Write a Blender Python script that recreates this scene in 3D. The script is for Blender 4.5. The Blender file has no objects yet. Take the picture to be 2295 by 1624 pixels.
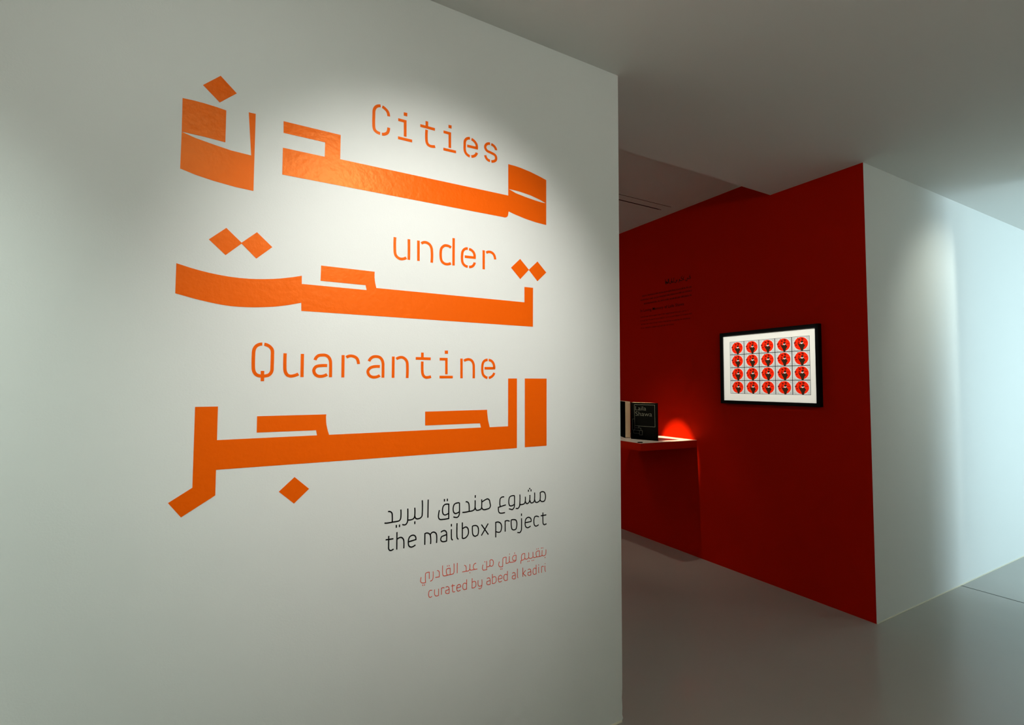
import bpy, bmesh, math, random
from mathutils import Vector, Matrix
from mathutils.geometry import tessellate_polygon

# ---------------------------------------------------------------- camera, world, lights, exposure
SC = bpy.context.scene
COL = SC.collection
CX, YW = 1.4955, 1.68            # white title wall: end corner x, face y
XR, YR = 3.441, 1.5872           # red wall face x, its near corner y
ZC, ZR, YS = 2.862, 3.012, 2.21  # ceiling, raised ceiling, edge of the lower ceiling
XJ = 4.635                       # joint to the daylit room

F_PX, YAW, PITCH, ROLL = 1105.807, 1.059012, 0.044512, 0.002445
cam = bpy.data.cameras.new('camera'); cam_ob = bpy.data.objects.new('camera', cam); COL.objects.link(cam_ob)
cam.sensor_fit = 'HORIZONTAL'; cam.sensor_width = 36.0; cam.lens = F_PX / 2295 * 36.0
cam.clip_start = 0.02
fwd = Vector((math.cos(YAW)*math.cos(PITCH), math.sin(YAW)*math.cos(PITCH), math.sin(PITCH)))
rt0 = Vector((math.sin(YAW), -math.cos(YAW), 0)); up0 = rt0.cross(fwd)
rt = rt0*math.cos(ROLL) + up0*math.sin(ROLL); up = -rt0*math.sin(ROLL) + up0*math.cos(ROLL)
M = Matrix((rt, up, -fwd)).transposed().to_4x4(); M.translation = Vector((0, 0, 1.45))
cam_ob.matrix_world = M
SC.camera = cam_ob

w = bpy.data.worlds.new('sky'); SC.world = w; w.use_nodes = True
bg = w.node_tree.nodes['Background']; bg.inputs[0].default_value = (0.68, 0.89, 1.0, 1); bg.inputs[1].default_value = 6.8

def spot(name, loc, aim, watts, angle, blend, color, radius=0.03):
    l = bpy.data.lights.new(name, 'SPOT'); l.energy = watts; l.spot_size = math.radians(angle); l.spot_blend = blend
    l.color = color; l.shadow_soft_size = radius
    o = bpy.data.objects.new(name, l); COL.objects.link(o); o.location = loc
    o.rotation_euler = (Vector(aim) - Vector(loc)).to_track_quat('-Z', 'Y').to_euler()
    return o
def area(name, loc, aim, sx, sy, watts, color):
    l = bpy.data.lights.new(name, 'AREA'); l.shape = 'RECTANGLE'; l.size = sx; l.size_y = sy; l.energy = watts; l.color = color
    o = bpy.data.objects.new(name, l); COL.objects.link(o); o.location = loc
    o.rotation_euler = (Vector(aim) - Vector(loc)).to_track_quat('-Z', 'Y').to_euler()
    return o
spot('title_spotlight', (0.52, -0.07, 2.80), (0.62, YW, 1.60), 150, 54, 0.95, (1.0, 0.96, 0.91), 0.05)
spot('middle_spotlight', (-0.25, -0.10, 2.80), (-0.15, YW, 1.75), 22, 78, 1.0, (0.95, 1.0, 0.92), 0.05)
spot('left_spotlight', (-1.25, 0.10, 2.80), (-1.10, YW, 1.12), 130, 64, 1.0, (0.86, 1.0, 0.92), 0.05)
spot('shelf_spotlight', (2.21, 3.09, 2.48), (XR, 3.125, 0.80), 420, 14, 0.6, (1.0, 0.88, 0.55), 0.006)
spot('shelf_spill', (2.21, 3.09, 2.48), (3.25, 3.20, 0.60), 24, 52, 1.0, (1.0, 0.85, 0.66), 0.006)
spot('wall_washer', (4.52, 0.45, 2.80), (4.55, YR, 1.80), 30, 76, 0.9, (0.95, 1.0, 0.88), 0.05)
area('ceiling_fill', (0.9, -2.0, 2.20), (1.0, -1.75, 2.86), 3.5, 0.1, 42, (1.0, 0.99, 0.90))  # added uplight that lifts the ceiling tone, no real fixture
area('gallery_warm_fill', (1.2, 4.6, 3.0), (1.2, 4.6, 0), 1.2, 0.6, 9, (1.0, 0.66, 0.45))  # added warm fill for the space behind the title wall, imitates red bounce
PROJ = Vector((1.46, 2.12, 2.74))
spot('picture_spotlight', PROJ, (3.42, 2.25, 1.585), 190, 46, 0.1, (1.0, 0.97, 0.90), 0.0012)
pl = bpy.data.lights.new('daylight_portal', 'AREA'); pl.shape = 'RECTANGLE'; pl.size = 3.4; pl.size_y = 2.5; pl.cycles.is_portal = True
po = bpy.data.objects.new('daylight_portal', pl); COL.objects.link(po); po.location = (6.9, -2.54, 1.4); po.rotation_euler = (math.radians(90), 0, 0)

vs = SC.view_settings
vs.view_transform = 'Standard'; vs.look = 'None'; vs.exposure = 0.0; vs.gamma = 1.0; vs.use_curve_mapping = False
try:
    SC.cycles.use_denoising = True; SC.cycles.max_bounces = 10; SC.cycles.diffuse_bounces = 6; SC.cycles.sample_clamp_indirect = 6
except Exception: pass

# ---------------------------------------------------------------- materials
def mat(name, col, rough=0.5, spec=0.5, bump=None, metallic=0.0, mottled=0.0, tint=None):
    m = bpy.data.materials.new(name); m.use_nodes = True
    nt = m.node_tree; b = nt.nodes['Principled BSDF']
    b.inputs['Base Color'].default_value = (*col, 1); b.inputs['Roughness'].default_value = rough
    b.inputs['Specular IOR Level'].default_value = spec; b.inputs['Metallic'].default_value = metallic
    if tint: b.inputs['Specular Tint'].default_value = (*tint, 1)
    if bump or mottled:
        tc = nt.nodes.new('ShaderNodeNewGeometry')
    if bump:
        sc, st, dist = bump
        n = nt.nodes.new('ShaderNodeTexNoise'); n.inputs['Scale'].default_value = sc; n.inputs['Detail'].default_value = 3
        nt.links.new(tc.outputs['Position'], n.inputs['Vector'])
        bp = nt.nodes.new('ShaderNodeBump'); bp.inputs['Strength'].default_value = st; bp.inputs['Distance'].default_value = dist
        nt.links.new(n.outputs['Fac'], bp.inputs['Height']); nt.links.new(bp.outputs['Normal'], b.inputs['Normal'])
    if mottled:
        n2 = nt.nodes.new('ShaderNodeTexNoise'); n2.inputs['Scale'].default_value = 1.7; n2.inputs['Detail'].default_value = 5
        nt.links.new(tc.outputs['Position'], n2.inputs['Vector'])
        mx = nt.nodes.new('ShaderNodeMix'); mx.data_type = 'RGBA'
        mx.inputs['A'].default_value = (*[c*(1-mottled) for c in col], 1); mx.inputs['B'].default_value = (*[min(1, c*(1+mottled)) for c in col], 1)
        nt.links.new(n2.outputs['Fac'], mx.inputs['Factor']); nt.links.new(mx.outputs['Result'], b.inputs['Base Color'])
    return m
WHITE = mat('white_wall_paint', (0.745, 0.77, 0.745), 0.6, 0.25, (220, 0.12, 0.002))
CEIL = mat('white_ceiling_paint', (0.72, 0.72, 0.69), 0.7, 0.2)
RED = mat('red_wall_paint', (0.50, 0.008, 0.0), 0.65, 0.02, (220, 0.1, 0.002))
FLOOR = mat('grey_resin_floor', (0.39, 0.385, 0.355), 0.17, 0.55, (3.0, 0.03, 0.01), mottled=0.05)
VINYL = mat('orange_vinyl', (0.85, 0.108, 0.0), 0.36, 0.44, (55, 0.25, 0.004), tint=(1.0, 0.62, 0.20))
BLACKV = mat('black_vinyl', (0.003, 0.003, 0.003), 0.5, 0.06)
RUST = mat('thin_orange_vinyl', (0.75, 0.06, 0.01), 0.4, 0.3)
BLACK = mat('black_lacquer', (0.002, 0.002, 0.002), 0.4, 0.08)
COVER = mat('black_book_cloth', (0.001, 0.001, 0.001), 0.8, 0.008)
PAPER = mat('cream_paper', (0.74, 0.60, 0.40), 0.8, 0.1)
GREY = mat('grey_print_ink', (0.028, 0.029, 0.028), 0.6, 0.2)
MATB = mat('white_mat_board', (0.86, 0.86, 0.80), 0.8, 0.1)
SHELFW = mat('white_laminate', (0.80, 0.78, 0.72), 0.3, 0.4)
SHELFR = mat('red_shelf_paint', (0.48, 0.010, 0.0), 0.5, 0.05)
JOINT = mat('dark_joint', (0.03, 0.035, 0.03), 0.5, 0.2)
BEAD = mat('pale_cream_bead', (0.80, 0.76, 0.62), 0.5, 0.2)
SLOT = mat('dark_slot', (0.01, 0.005, 0.003), 0.8, 0.05)
ALU = mat('painted_metal', (0.6, 0.6, 0.57), 0.4, 0.4)
P_GRID = mat('print_grid_ink', (0.022, 0.035, 0.035), 0.7, 0.1)
P_BG = mat('print_pale_ground', (0.66, 0.69, 0.67), 0.7, 0.1)
P_HALO = mat('print_halo', (0.85, 0.78, 0.72), 0.7, 0.1)
P_RED = mat('print_red_disc', (0.92, 0.022, 0.002), 0.7, 0.05)
P_DARK = mat('print_dark_brown', (0.035, 0.018, 0.008), 0.7, 0.05)
P_SPOT = mat('print_dark_red', (0.22, 0.008, 0.003), 0.7, 0.05)
P_PALE = mat('print_pale_mark', (0.72, 0.74, 0.72), 0.7, 0.05)
P_FAINT = mat('print_faint_script', (0.36, 0.38, 0.38), 0.7, 0.05)
GLASS = bpy.data.materials.new('window_glass'); GLASS.use_nodes = True
_n = GLASS.node_tree; _n.nodes.clear()
_o = _n.nodes.new('ShaderNodeOutputMaterial'); _m = _n.nodes.new('ShaderNodeMixShader'); _t = _n.nodes.new('ShaderNodeBsdfTransparent'); _g = _n.nodes.new('ShaderNodeBsdfGlossy')
_g.inputs['Roughness'].default_value = 0.02; _m.inputs[0].default_value = 0.06
_n.links.new(_t.outputs[0], _m.inputs[1]); _n.links.new(_g.outputs[0], _m.inputs[2]); _n.links.new(_m.outputs[0], _o.inputs[0])

# ---------------------------------------------------------------- helpers
def link(name, bm, mats, parent=None, smooth=False):
    me = bpy.data.meshes.new(name); bm.normal_update(); bm.to_mesh(me); bm.free()
    for m in (mats if isinstance(mats, (list, tuple)) else [mats]): me.materials.append(m)
    if smooth:
        for p in me.polygons: p.use_smooth = True
    o = bpy.data.objects.new(name, me); COL.objects.link(o)
    if parent is not None: o.parent = parent
    return o
def box(bm, a, b, mi=0):
    (x0, y0, z0), (x1, y1, z1) = a, b
    v = [bm.verts.new(p) for p in ((x0,y0,z0),(x1,y0,z0),(x1,y1,z0),(x0,y1,z0),(x0,y0,z1),(x1,y0,z1),(x1,y1,z1),(x0,y1,z1))]
    fs = []
    for q in ((3,2,1,0),(4,5,6,7),(0,1,5,4),(1,2,6,5),(2,3,7,6),(3,0,4,7)):
        f = bm.faces.new([v[i] for i in q]); f.material_index = mi; fs.append(f)
    return fs
def prism(bm, ring, to3, depth, mi=0, holes=()):
    """flat outline (2-D ring, optional holes) raised by depth; to3(u, v, d) places it"""
    loops = [list(ring)] + [list(h) for h in holes]
    def area2(r): return sum(r[i][0]*r[(i+1) % len(r)][1] - r[(i+1) % len(r)][0]*r[i][1] for i in range(len(r)))
    flat = [p for r in loops for p in r]
    tris = tessellate_polygon([[Vector((p[0], p[1], 0)) for p in r] for r in loops])
    top = [bm.verts.new(to3(p[0], p[1], depth)) for p in flat]; bot = [bm.verts.new(to3(p[0], p[1], 0)) for p in flat]
    for t in tris:
        try:
            f = bm.faces.new([top[i] for i in t]); f.material_index = mi
        except ValueError: pass
    k = 0
    for r in loops:
        n = len(r)
        for i in range(n):
            a, b = k+i, k+(i+1) % n
            try:
                f = bm.faces.new((top[a], top[b], bot[b], bot[a])); f.material_index = mi
            except ValueError: pass
        k += n
def smooth_path(pts, corner=48, n=5):
    """Catmull-Rom through the points, keeping sharp corners"""
    P = [Vector((p[0], p[1])) for p in pts]
    if len(P) < 3: return P
    sharp = [True]*len(P)
    for i in range(1, len(P)-1):
        a, b = P[i]-P[i-1], P[i+1]-P[i]
        sharp[i] = a.length < 1e-6 or b.length < 1e-6 or math.degrees(a.angle(b)) > corner
    out = [P[0]]
    for i in range(len(P)-1):
        p1, p2 = P[i], P[i+1]; L = (p2-p1).length
        def tan(j):
            if sharp[j]: return None
            t = P[j+1]-P[j-1]; return t.normalized()
        t1, t2 = tan(i), tan(i+1)
        d = (p2-p1).normalized()
        if t1 is None and t2 is None: out.append(p2); continue
        if t1 is None: t1 = (2*d - t2) if t2.dot(d) > 0 else d
        if t2 is None: t2 = (2*d - t1) if t1.dot(d) > 0 else d
        t1, t2 = t1.normalized()*L, t2.normalized()*L
        for s in range(1, n+1):
            t = s/n
            out.append((2*t**3-3*t**2+1)*p1 + (t**3-2*t**2+t)*t1 + (-2*t**3+3*t**2)*p2 + (t**3-t**2)*t2)
    return out
def ribbon(bm, pts, width, to3, d, mi=0, corner=48):
    P = smooth_path(pts, corner)
    L, Rr = [], []; h = width/2
    for i, p in enumerate(P):
        a = (p - P[i-1]).normalized() if i else None
        b = (P[i+1]-p).normalized() if i < len(P)-1 else None
        if a is None: a = b
        if b is None: b = a
        na, nb = Vector((-a.y, a.x)), Vector((-b.y, b.x))
        m = na+nb
        if m.length < 0.3: m = na.copy()
        m.normalize(); k = h/max(0.45, m.dot(na))
        L.append(p+m*k); Rr.append(p-m*k)
    tl = [bm.verts.new(to3(v.x, v.y, d)) for v in L]; tr = [bm.verts.new(to3(v.x, v.y, d)) for v in Rr]
    bl = [bm.verts.new(to3(v.x, v.y, 0)) for v in L]; br = [bm.verts.new(to3(v.x, v.y, 0)) for v in Rr]
    n = len(P)
    def face(q):
        f = bm.faces.new(q); f.material_index = mi
    for i in range(n-1):
        face((tl[i], tr[i], tr[i+1], tl[i+1])); face((tl[i], tl[i+1], bl[i+1], bl[i])); face((tr[i+1], tr[i], br[i], br[i+1]))
    face((tl[0], bl[0], br[0], tr[0])); face((tl[-1], tr[-1], br[-1], bl[-1]))
def thing(name, label, cat, loc=(0,0,0), group=None):
    o = bpy.data.objects.new(name, None); COL.objects.link(o); o.location = loc; o.empty_display_size = 0.05
    return tag(o, label, cat, group)
def tag(o, label, cat, group=None):
    o['label'] = label; o['category'] = cat
    if group: o['group'] = group
    return o
def struct(o, label=None):
    o['kind'] = 'structure'
    if label: o['label'] = label
    return o
def slab(name, a, b, m):
    bm = bmesh.new(); box(bm, a, b); return struct(link(name, bm, m))

# ---------------------------------------------------------------- the setting
X0, X1, Y0, Y1 = -3.5, 9.2, -2.5, 6.0
slab('floor', (X0-.1, Y0-.1, -0.10), (X1+.1, Y1+.1, 0), FLOOR)
slab('ceiling', (X0-.1, Y0-.1, ZC), (X1+.1, YS, 3.25), CEIL)
slab('ceiling_raised', (X0-.1, YS, ZR), (XR+.1, Y1+.1, 3.25), CEIL)
# title wall; its free end has small chips near the floor
bm = bmesh.new()
prof = [(X0, 0), (CX-0.004, 0), (CX+0.003, 0.012), (CX-0.002, 0.03), (CX, 0.06), (CX-0.003, 0.10), (CX, 0.14), (CX, 0.5), (CX, ZC), (X0, ZC)]
prism(bm, prof, lambda u, v, d: (u, YW+0.12-d, v), 0.12)
vs_ = [bm.verts.new((p[0], YW+0.12, p[1])) for p in prof]; bm.faces.new(vs_)
bmesh.ops.remove_doubles(bm, verts=bm.verts, dist=1e-5); bmesh.ops.recalc_face_normals(bm, faces=bm.faces)
struct(link('wall_left', bm, WHITE))
# red wall with a white return at its near end
bm = bmesh.new(); fs = box(bm, (XR, YR, 0), (XR+0.12, Y1, ZR))
for f in fs:
    f.normal_update()
    if f.normal.y < -0.5: f.material_index = 1
struct(link('wall_red', bm, [RED, WHITE]))
slab('wall_right', (XR+0.12, YR, 0), (X1, YR+0.12, ZC), WHITE)
slab('wall_far', (X0, Y1, 0), (XR+.12, Y1+.1, ZR), WHITE)
slab('wall_west', (X0-.1, Y0, 0), (X0, Y1, ZC), WHITE)
slab('wall_east', (X1, Y0, 0), (X1+.1, YR+.12, ZC), WHITE)
slab('daylight_screen', (XJ, Y0, 0), (XJ+.12, 1.02, ZC), WHITE)  # unseen wall added and sized to cut daylight on the right wall
# front wall with the window of the daylit room
bm = bmesh.new()
box(bm, (X0, Y0-.1, 0), (5.2, Y0, ZC)); box(bm, (8.6, Y0-.1, 0), (X1, Y0, ZC)); box(bm, (5.2, Y0-.1, 0), (8.6, Y0, 0.15)); box(bm, (5.2, Y0-.1, 2.65), (8.6, Y0, ZC))
struct(link('wall_front', bm, WHITE))
bm = bmesh.new()
for xx in (5.2, 6.31, 7.44, 8.55): box(bm, (xx, Y0-.08, 0.15), (xx+.05, Y0-.02, 2.65))
box(bm, (5.25, Y0-.08, 0.15), (8.55, Y0-.02, 0.20)); box(bm, (5.25, Y0-.08, 2.60), (8.55, Y0-.02, 2.65))
win = struct(link('window_1', bm, ALU))
bm = bmesh.new(); box(bm, (5.25, Y0-.053, 0.20), (8.55, Y0-.047, 2.60)); link('pane', bm, GLASS, win)
# floor joint, thin beads at the wall feet
bm = bmesh.new(); box(bm, (XJ-.004, 1.02, 0), (XJ+.004, YR, 0.0008)); struct(link('trim_1', bm, JOINT))
bm = bmesh.new(); box(bm, (XR+.002, YR-.004, 0), (X1, YR, 0.005)); struct(link('trim_2', bm, BEAD))
bm = bmesh.new(); box(bm, (X0, YW-.005, 0), (CX-.006, YW, 0.006)); struct(link('trim_3', bm, BEAD))

# ---------------------------------------------------------------- lettering on the white wall
DATA = {
"big":{"noon":[[[[-0.0581,2.3695],[-0.0151,2.3284],[-0.0585,2.2877],[-0.1019,2.3277]]],[[[-0.1506,2.2742],[-0.1237,2.2749],[-0.0965,2.274],[-0.069,2.2718],[-0.0411,2.2682],[-0.0411,2.1706],[-0.094,2.1741],[-0.1501,2.1753]]],[[[-0.15,2.1748],[-0.1156,2.1648],[-0.0714,2.1568],[-0.026,2.1496],[0.0277,2.1467],[0.0181,2.2789],[0.037,2.2792],[0.0363,2.0383],[-0.012,2.0409],[-0.0687,2.048],[-0.1128,2.0563],[-0.1509,2.0669]]]],"meem_dal":[[[[0.115,2.2773],[0.288,2.2768],[0.2879,2.1948],[0.9246,2.195],[0.9242,2.321],[0.9527,2.3208],[0.9805,2.3188],[1.0271,2.3121],[1.0748,2.3017],[1.1035,2.2943],[1.1033,2.1061],[1.0556,2.1087],[1.004,2.1152],[0.9581,2.124],[0.9262,2.1318],[0.9245,2.1186],[0.9229,2.1126],[0.9179,2.1077],[0.9113,2.1049],[0.1148,2.1062],[0.1148,2.1919],[0.2393,2.1918],[0.2398,2.24],[0.1158,2.2401]],[[0.9264,2.2217],[0.9529,2.2217],[0.9807,2.2205],[1.0272,2.2156],[1.0748,2.2053],[1.1012,2.1964],[1.0772,2.1966],[1.0509,2.1988],[1.0039,2.2042],[0.9579,2.2113]]]],"taht":[[[[-0.0323,1.913],[0.0086,1.8742],[0.0086,1.8718],[-0.0323,1.8313],[-0.0757,1.8721]]],[[[0.0081,1.8741],[0.0488,1.9127],[0.0919,1.8725],[0.0488,1.8311],[0.0081,1.8718]]],[[[-0.1526,1.7923],[-0.1179,1.783],[-0.0944,1.7777],[-0.0704,1.7735],[-0.0462,1.7703],[-0.0213,1.768],[0.0033,1.767],[0.0292,1.7672],[0.0509,1.7685],[0.0726,1.7707],[0.0948,1.7736],[0.117,1.7774],[0.1536,1.786],[0.1779,1.7928],[0.1784,1.7668],[0.3806,1.7666],[0.3771,1.7829],[0.2341,1.7827],[0.2349,1.8325],[0.4068,1.832],[0.4064,1.8223],[0.4067,1.8112],[0.4076,1.801],[0.4095,1.7914],[0.4131,1.7768],[0.9995,1.7772],[0.9994,1.839],[1.0396,1.8392],[1.0393,1.6818],[0.1785,1.6808],[0.178,1.7068],[0.1461,1.6977],[0.1229,1.6923],[0.1009,1.688],[0.0746,1.6845],[0.0484,1.6819],[0.0266,1.6806],[0.0059,1.68],[-0.0155,1.6806],[-0.0357,1.6823],[-0.0599,1.6857],[-0.0841,1.6902],[-0.1042,1.6942],[-0.1234,1.6988],[-0.1528,1.7059]]],[[[0.9378,1.9092],[0.9792,1.9494],[1.0204,1.9103],[0.9802,1.8684]]],[[[1.0195,1.91],[1.0608,1.9491],[1.1034,1.9087],[1.0608,1.8683]]]],"alef":[[[[1.0018,1.4739],[1.1046,1.4742],[1.1044,1.2035],[1.0022,1.2035]]]],"hajr":[[[[-0.0969,1.3838],[-0.0405,1.3838],[-0.0406,1.2863],[0.2327,1.2872],[0.2294,1.3033],[0.0616,1.3034],[0.0616,1.3525],[0.2595,1.3528],[0.2588,1.3444],[0.2591,1.3359],[0.2597,1.3272],[0.2608,1.3182],[0.2649,1.3002],[0.2691,1.287],[0.8104,1.2885],[0.8064,1.3045],[0.5915,1.3044],[0.5909,1.3533],[0.836,1.3543],[0.8361,1.3456],[0.8371,1.3355],[0.8402,1.3143],[0.847,1.2882],[0.9265,1.2886],[0.9263,1.4733],[0.9657,1.4736],[0.9662,1.2025],[-0.0409,1.2007],[-0.0409,1.1273],[-0.1223,1.0748],[-0.1537,1.1182],[-0.0975,1.1549]]],[[[0.1695,1.1614],[0.2125,1.1209],[0.1694,1.0799],[0.1259,1.1207]]]]},"cities":[["C",[["s",[[0.4187,2.4133],[0.4087,2.41],[0.4011,2.4033],[0.3965,2.3923],[0.3958,2.3774],[0.396,2.3368],[0.399,2.324],[0.4068,2.3177],[0.4183,2.3155]]],
["s",[[0.4242,2.4122],[0.4343,2.4075],[0.4435,2.3986],[0.447,2.3842]]],
["s",[[0.4245,2.3148],[0.4356,2.3181],[0.4444,2.3267],[0.4476,2.3436]]]]],
["i",[["p",[[0.5004,2.4133],[0.5133,2.4145],[0.5134,2.4017],[0.5006,2.4012]]],
["s",[[0.4807,2.3816],[0.506,2.3817],[0.5066,2.3269]]],
["s",[[0.4809,2.3165],[0.5321,2.317]]]]],
["t",[["s",[[0.5863,2.4038],[0.5865,2.3836]]],
["s",[[0.5618,2.3818],[0.6172,2.3816]]],
["s",[[0.5859,2.3722],[0.5858,2.3322],[0.5908,2.3192],[0.6018,2.3153],[0.6186,2.3184]]]]],
["i",[["p",[[0.6702,2.4129],[0.6825,2.4138],[0.6826,2.4016],[0.6703,2.4015]]],
["s",[[0.6509,2.3816],[0.6758,2.3815],[0.6763,2.3268]]],
["s",[[0.6508,2.3165],[0.7013,2.3174]]]]],
["e",[["s",[[0.7578,2.3838],[0.7454,2.3794],[0.7375,2.3688],[0.7363,2.3524],[0.7364,2.3351],[0.7405,2.3237],[0.7485,2.3169],[0.7578,2.3146]]],
["s",[[0.764,2.3821],[0.7761,2.3771],[0.7848,2.3668],[0.7865,2.3527],[0.7464,2.3519]]],
["s",[[0.7639,2.3148],[0.7765,2.3198],[0.784,2.3278],[0.7867,2.3346]]]]],
["s",[["s",[[0.8433,2.3841],[0.8308,2.3801],[0.8234,2.3711],[0.8234,2.361],[0.8309,2.3527],[0.8476,2.3491],[0.8645,2.3441],[0.8696,2.3363],[0.8688,2.3259],[0.8618,2.3192],[0.8492,2.3151]]],
["s",[[0.8483,2.3831],[0.8601,2.3788],[0.8672,2.3716],[0.8695,2.3645]]],
["s",[[0.8227,2.3336],[0.8269,2.3239],[0.8339,2.3179],[0.8436,2.3164]]]]]],"under":[["u",[["s",[[0.4749,1.961],[0.4752,1.9117],[0.4789,1.8975],[0.4897,1.889],[0.5019,1.8879],[0.516,1.8943]]],
["s",[[0.5247,1.9612],[0.5253,1.9104],[0.5251,1.8879]]]]],
["n",[["s",[[0.5594,1.9614],[0.5603,1.8885]]],
["s",[[0.5708,1.9526],[0.58,1.9583],[0.5914,1.9583],[0.6035,1.9512],[0.6097,1.9355],[0.6099,1.8884]]]]],
["d",[["s",[[0.6845,1.9536],[0.6731,1.9583],[0.6597,1.9578],[0.648,1.9477],[0.6443,1.9346],[0.6445,1.9123],[0.6485,1.8988],[0.6589,1.8911],[0.6707,1.8903],[0.6841,1.8954]]],
["s",[[0.6944,1.9905],[0.6947,1.8885]]]]],
["e",[["s",[[0.7517,1.9592],[0.7399,1.9562],[0.7314,1.9464],[0.7287,1.9317],[0.7289,1.9118],[0.7326,1.9008],[0.7404,1.8937],[0.7519,1.8908]]],
["s",[[0.757,1.958],[0.7695,1.9539],[0.7781,1.9441],[0.7801,1.9284],[0.7395,1.9274]]],
["s",[[0.7575,1.8906],[0.7699,1.8939],[0.7777,1.902],[0.7802,1.9101]]]]],
["r",[["s",[[0.8181,1.9617],[0.8185,1.8886]]],
["s",[[0.8292,1.9538],[0.8399,1.9588],[0.8529,1.9576],[0.8628,1.9494],[0.8672,1.9328]]]]]],"quarantine":[["Q",[["s",[[0.071,1.571],[0.062,1.5693],[0.054,1.5635],[0.0491,1.5533],[0.0478,1.5386],[0.0481,1.5022],[0.0496,1.4895],[0.0543,1.4804],[0.0617,1.4754],[0.0735,1.4739]]],
["s",[[0.0764,1.5709],[0.085,1.5684],[0.0935,1.5623],[0.0987,1.5532],[0.0994,1.5366],[0.0993,1.5032],[0.0987,1.4902],[0.0944,1.4809],[0.0871,1.4757],[0.0728,1.4739]]],
["s",[[0.0733,1.4895],[0.0735,1.4583]]]]],
["u",[["s",[[0.1348,1.5451],[0.1348,1.5039],[0.1363,1.489],[0.1417,1.4787],[0.1495,1.4747],[0.1564,1.4748],[0.165,1.4771],[0.1741,1.4816]]],
["s",[[0.1846,1.5449],[0.1847,1.4717]]]]],
["a",[["s",[[0.2224,1.5265],[0.2259,1.5347],[0.233,1.541],[0.2439,1.5429],[0.2549,1.5423],[0.2633,1.5367],[0.2685,1.5261],[0.2697,1.5144],[0.27,1.4721]]],
["s",[[0.2592,1.5097],[0.2391,1.5089],[0.2264,1.5057],[0.2203,1.4979],[0.2195,1.4902],[0.2233,1.4816],[0.2315,1.4756],[0.2415,1.4747],[0.2506,1.4767],[0.2593,1.4811]]]]],
["r",[["s",[[0.3082,1.545],[0.3085,1.4718]]],
["s",[[0.3188,1.5379],[0.3264,1.5419],[0.3361,1.5428],[0.3458,1.5401],[0.3537,1.5333],[0.3579,1.5168]]]]],
["a",[["s",[[0.3923,1.5271],[0.3979,1.5367],[0.4062,1.5422],[0.4166,1.5435],[0.4271,1.5413],[0.4346,1.5345],[0.439,1.523],[0.4397,1.506],[0.4397,1.4721]]],
["s",[[0.429,1.51],[0.4087,1.509],[0.3964,1.5042],[0.3893,1.4946],[0.39,1.4863],[0.3947,1.479],[0.403,1.4743],[0.4124,1.4736],[0.4217,1.4757],[0.429,1.48]]]]],
["n",[["s",[[0.4745,1.5453],[0.4746,1.472]]],
["s",[[0.4854,1.537],[0.4937,1.5415],[0.5035,1.5435],[0.5135,1.5399],[0.5214,1.5314],[0.5244,1.5185],[0.5243,1.4718]]]]],
["t",[["s",[[0.5787,1.5623],[0.5785,1.5417]]],
["s",[[0.5545,1.5411],[0.6097,1.5411]]],
["s",[[0.5786,1.5307],[0.579,1.4954],[0.5818,1.4833],[0.5888,1.4757],[0.5981,1.4746],[0.6116,1.4776]]]]],
["i",[["p",[[0.6633,1.5724],[0.6756,1.5729],[0.6757,1.5611],[0.6634,1.5607]]],
["s",[[0.6437,1.5409],[0.6696,1.5411],[0.6701,1.4866]]],
["s",[[0.6439,1.4762],[0.6952,1.4767]]]]],
["n",[["s",[[0.7292,1.5453],[0.7298,1.4724]]],
["s",[[0.7398,1.537],[0.7498,1.5419],[0.7612,1.5427],[0.7714,1.5378],[0.7779,1.5263],[0.7793,1.5124],[0.7793,1.4728]]]]],
["e",[["s",[[0.8371,1.5431],[0.8258,1.5404],[0.818,1.532],[0.8149,1.5178],[0.815,1.499],[0.8182,1.4872],[0.8261,1.4791],[0.8366,1.4752]]],
["s",[[0.8416,1.5425],[0.8535,1.5395],[0.8616,1.5306],[0.8651,1.5188],[0.8652,1.5121],[0.8241,1.5113]]],
["s",[[0.8424,1.4748],[0.8538,1.4794],[0.8618,1.4866],[0.8652,1.4945]]]]]],"black_ar":[["albareed",[["s",[[0.4519,0.9825],[0.4612,0.9813],[0.4791,0.9821],[0.4989,0.9829],[0.5049,0.9858],[0.5079,0.9943],[0.5076,1.0209]]],
["s",[[0.4636,1.0191],[0.4711,1.0182],[0.4765,1.0131],[0.4781,1.0041],[0.4784,0.9826]]],
["s",[[0.4925,0.9712],[0.4926,0.9615]]],
["s",[[0.5036,0.9708],[0.5037,0.9619]]],
["s",[[0.532,1.0213],[0.5324,0.9867],[0.5313,0.9764],[0.5267,0.9688],[0.5206,0.9671],[0.5136,0.9701]]],
["s",[[0.5328,0.9822],[0.5468,0.9819],[0.5539,0.9855],[0.5572,0.9941],[0.5569,1.0213]]],
["s",[[0.5576,0.9744],[0.5577,0.9649]]],
["s",[[0.5572,0.9971],[0.5594,0.9863],[0.5642,0.9823],[0.5721,0.9819],[0.5801,0.9851],[0.584,0.9922],[0.5839,1.044]]],
["s",[[0.6055,1.0439],[0.6051,0.9807]]]]],
["sundooq",[["s",[[0.648,1.002],[0.6452,0.9892],[0.6444,0.9784],[0.6478,0.971],[0.6537,0.968],[0.6839,0.9679],[0.6835,1.0188],[0.6699,1.0196],[0.6633,1.0149],[0.66,1.006],[0.6601,0.9935],[0.6635,0.9853],[0.6703,0.9822],[0.682,0.9861]]],
["s",[[0.6667,1.0392],[0.6668,1.0301]]],
["s",[[0.6779,1.039],[0.6779,1.0301]]],
["s",[[0.725,1.0191],[0.7142,1.0192],[0.7057,1.0163],[0.7014,1.0073],[0.701,0.9948],[0.7042,0.9858],[0.7111,0.9822],[0.724,0.9865]]],
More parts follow.
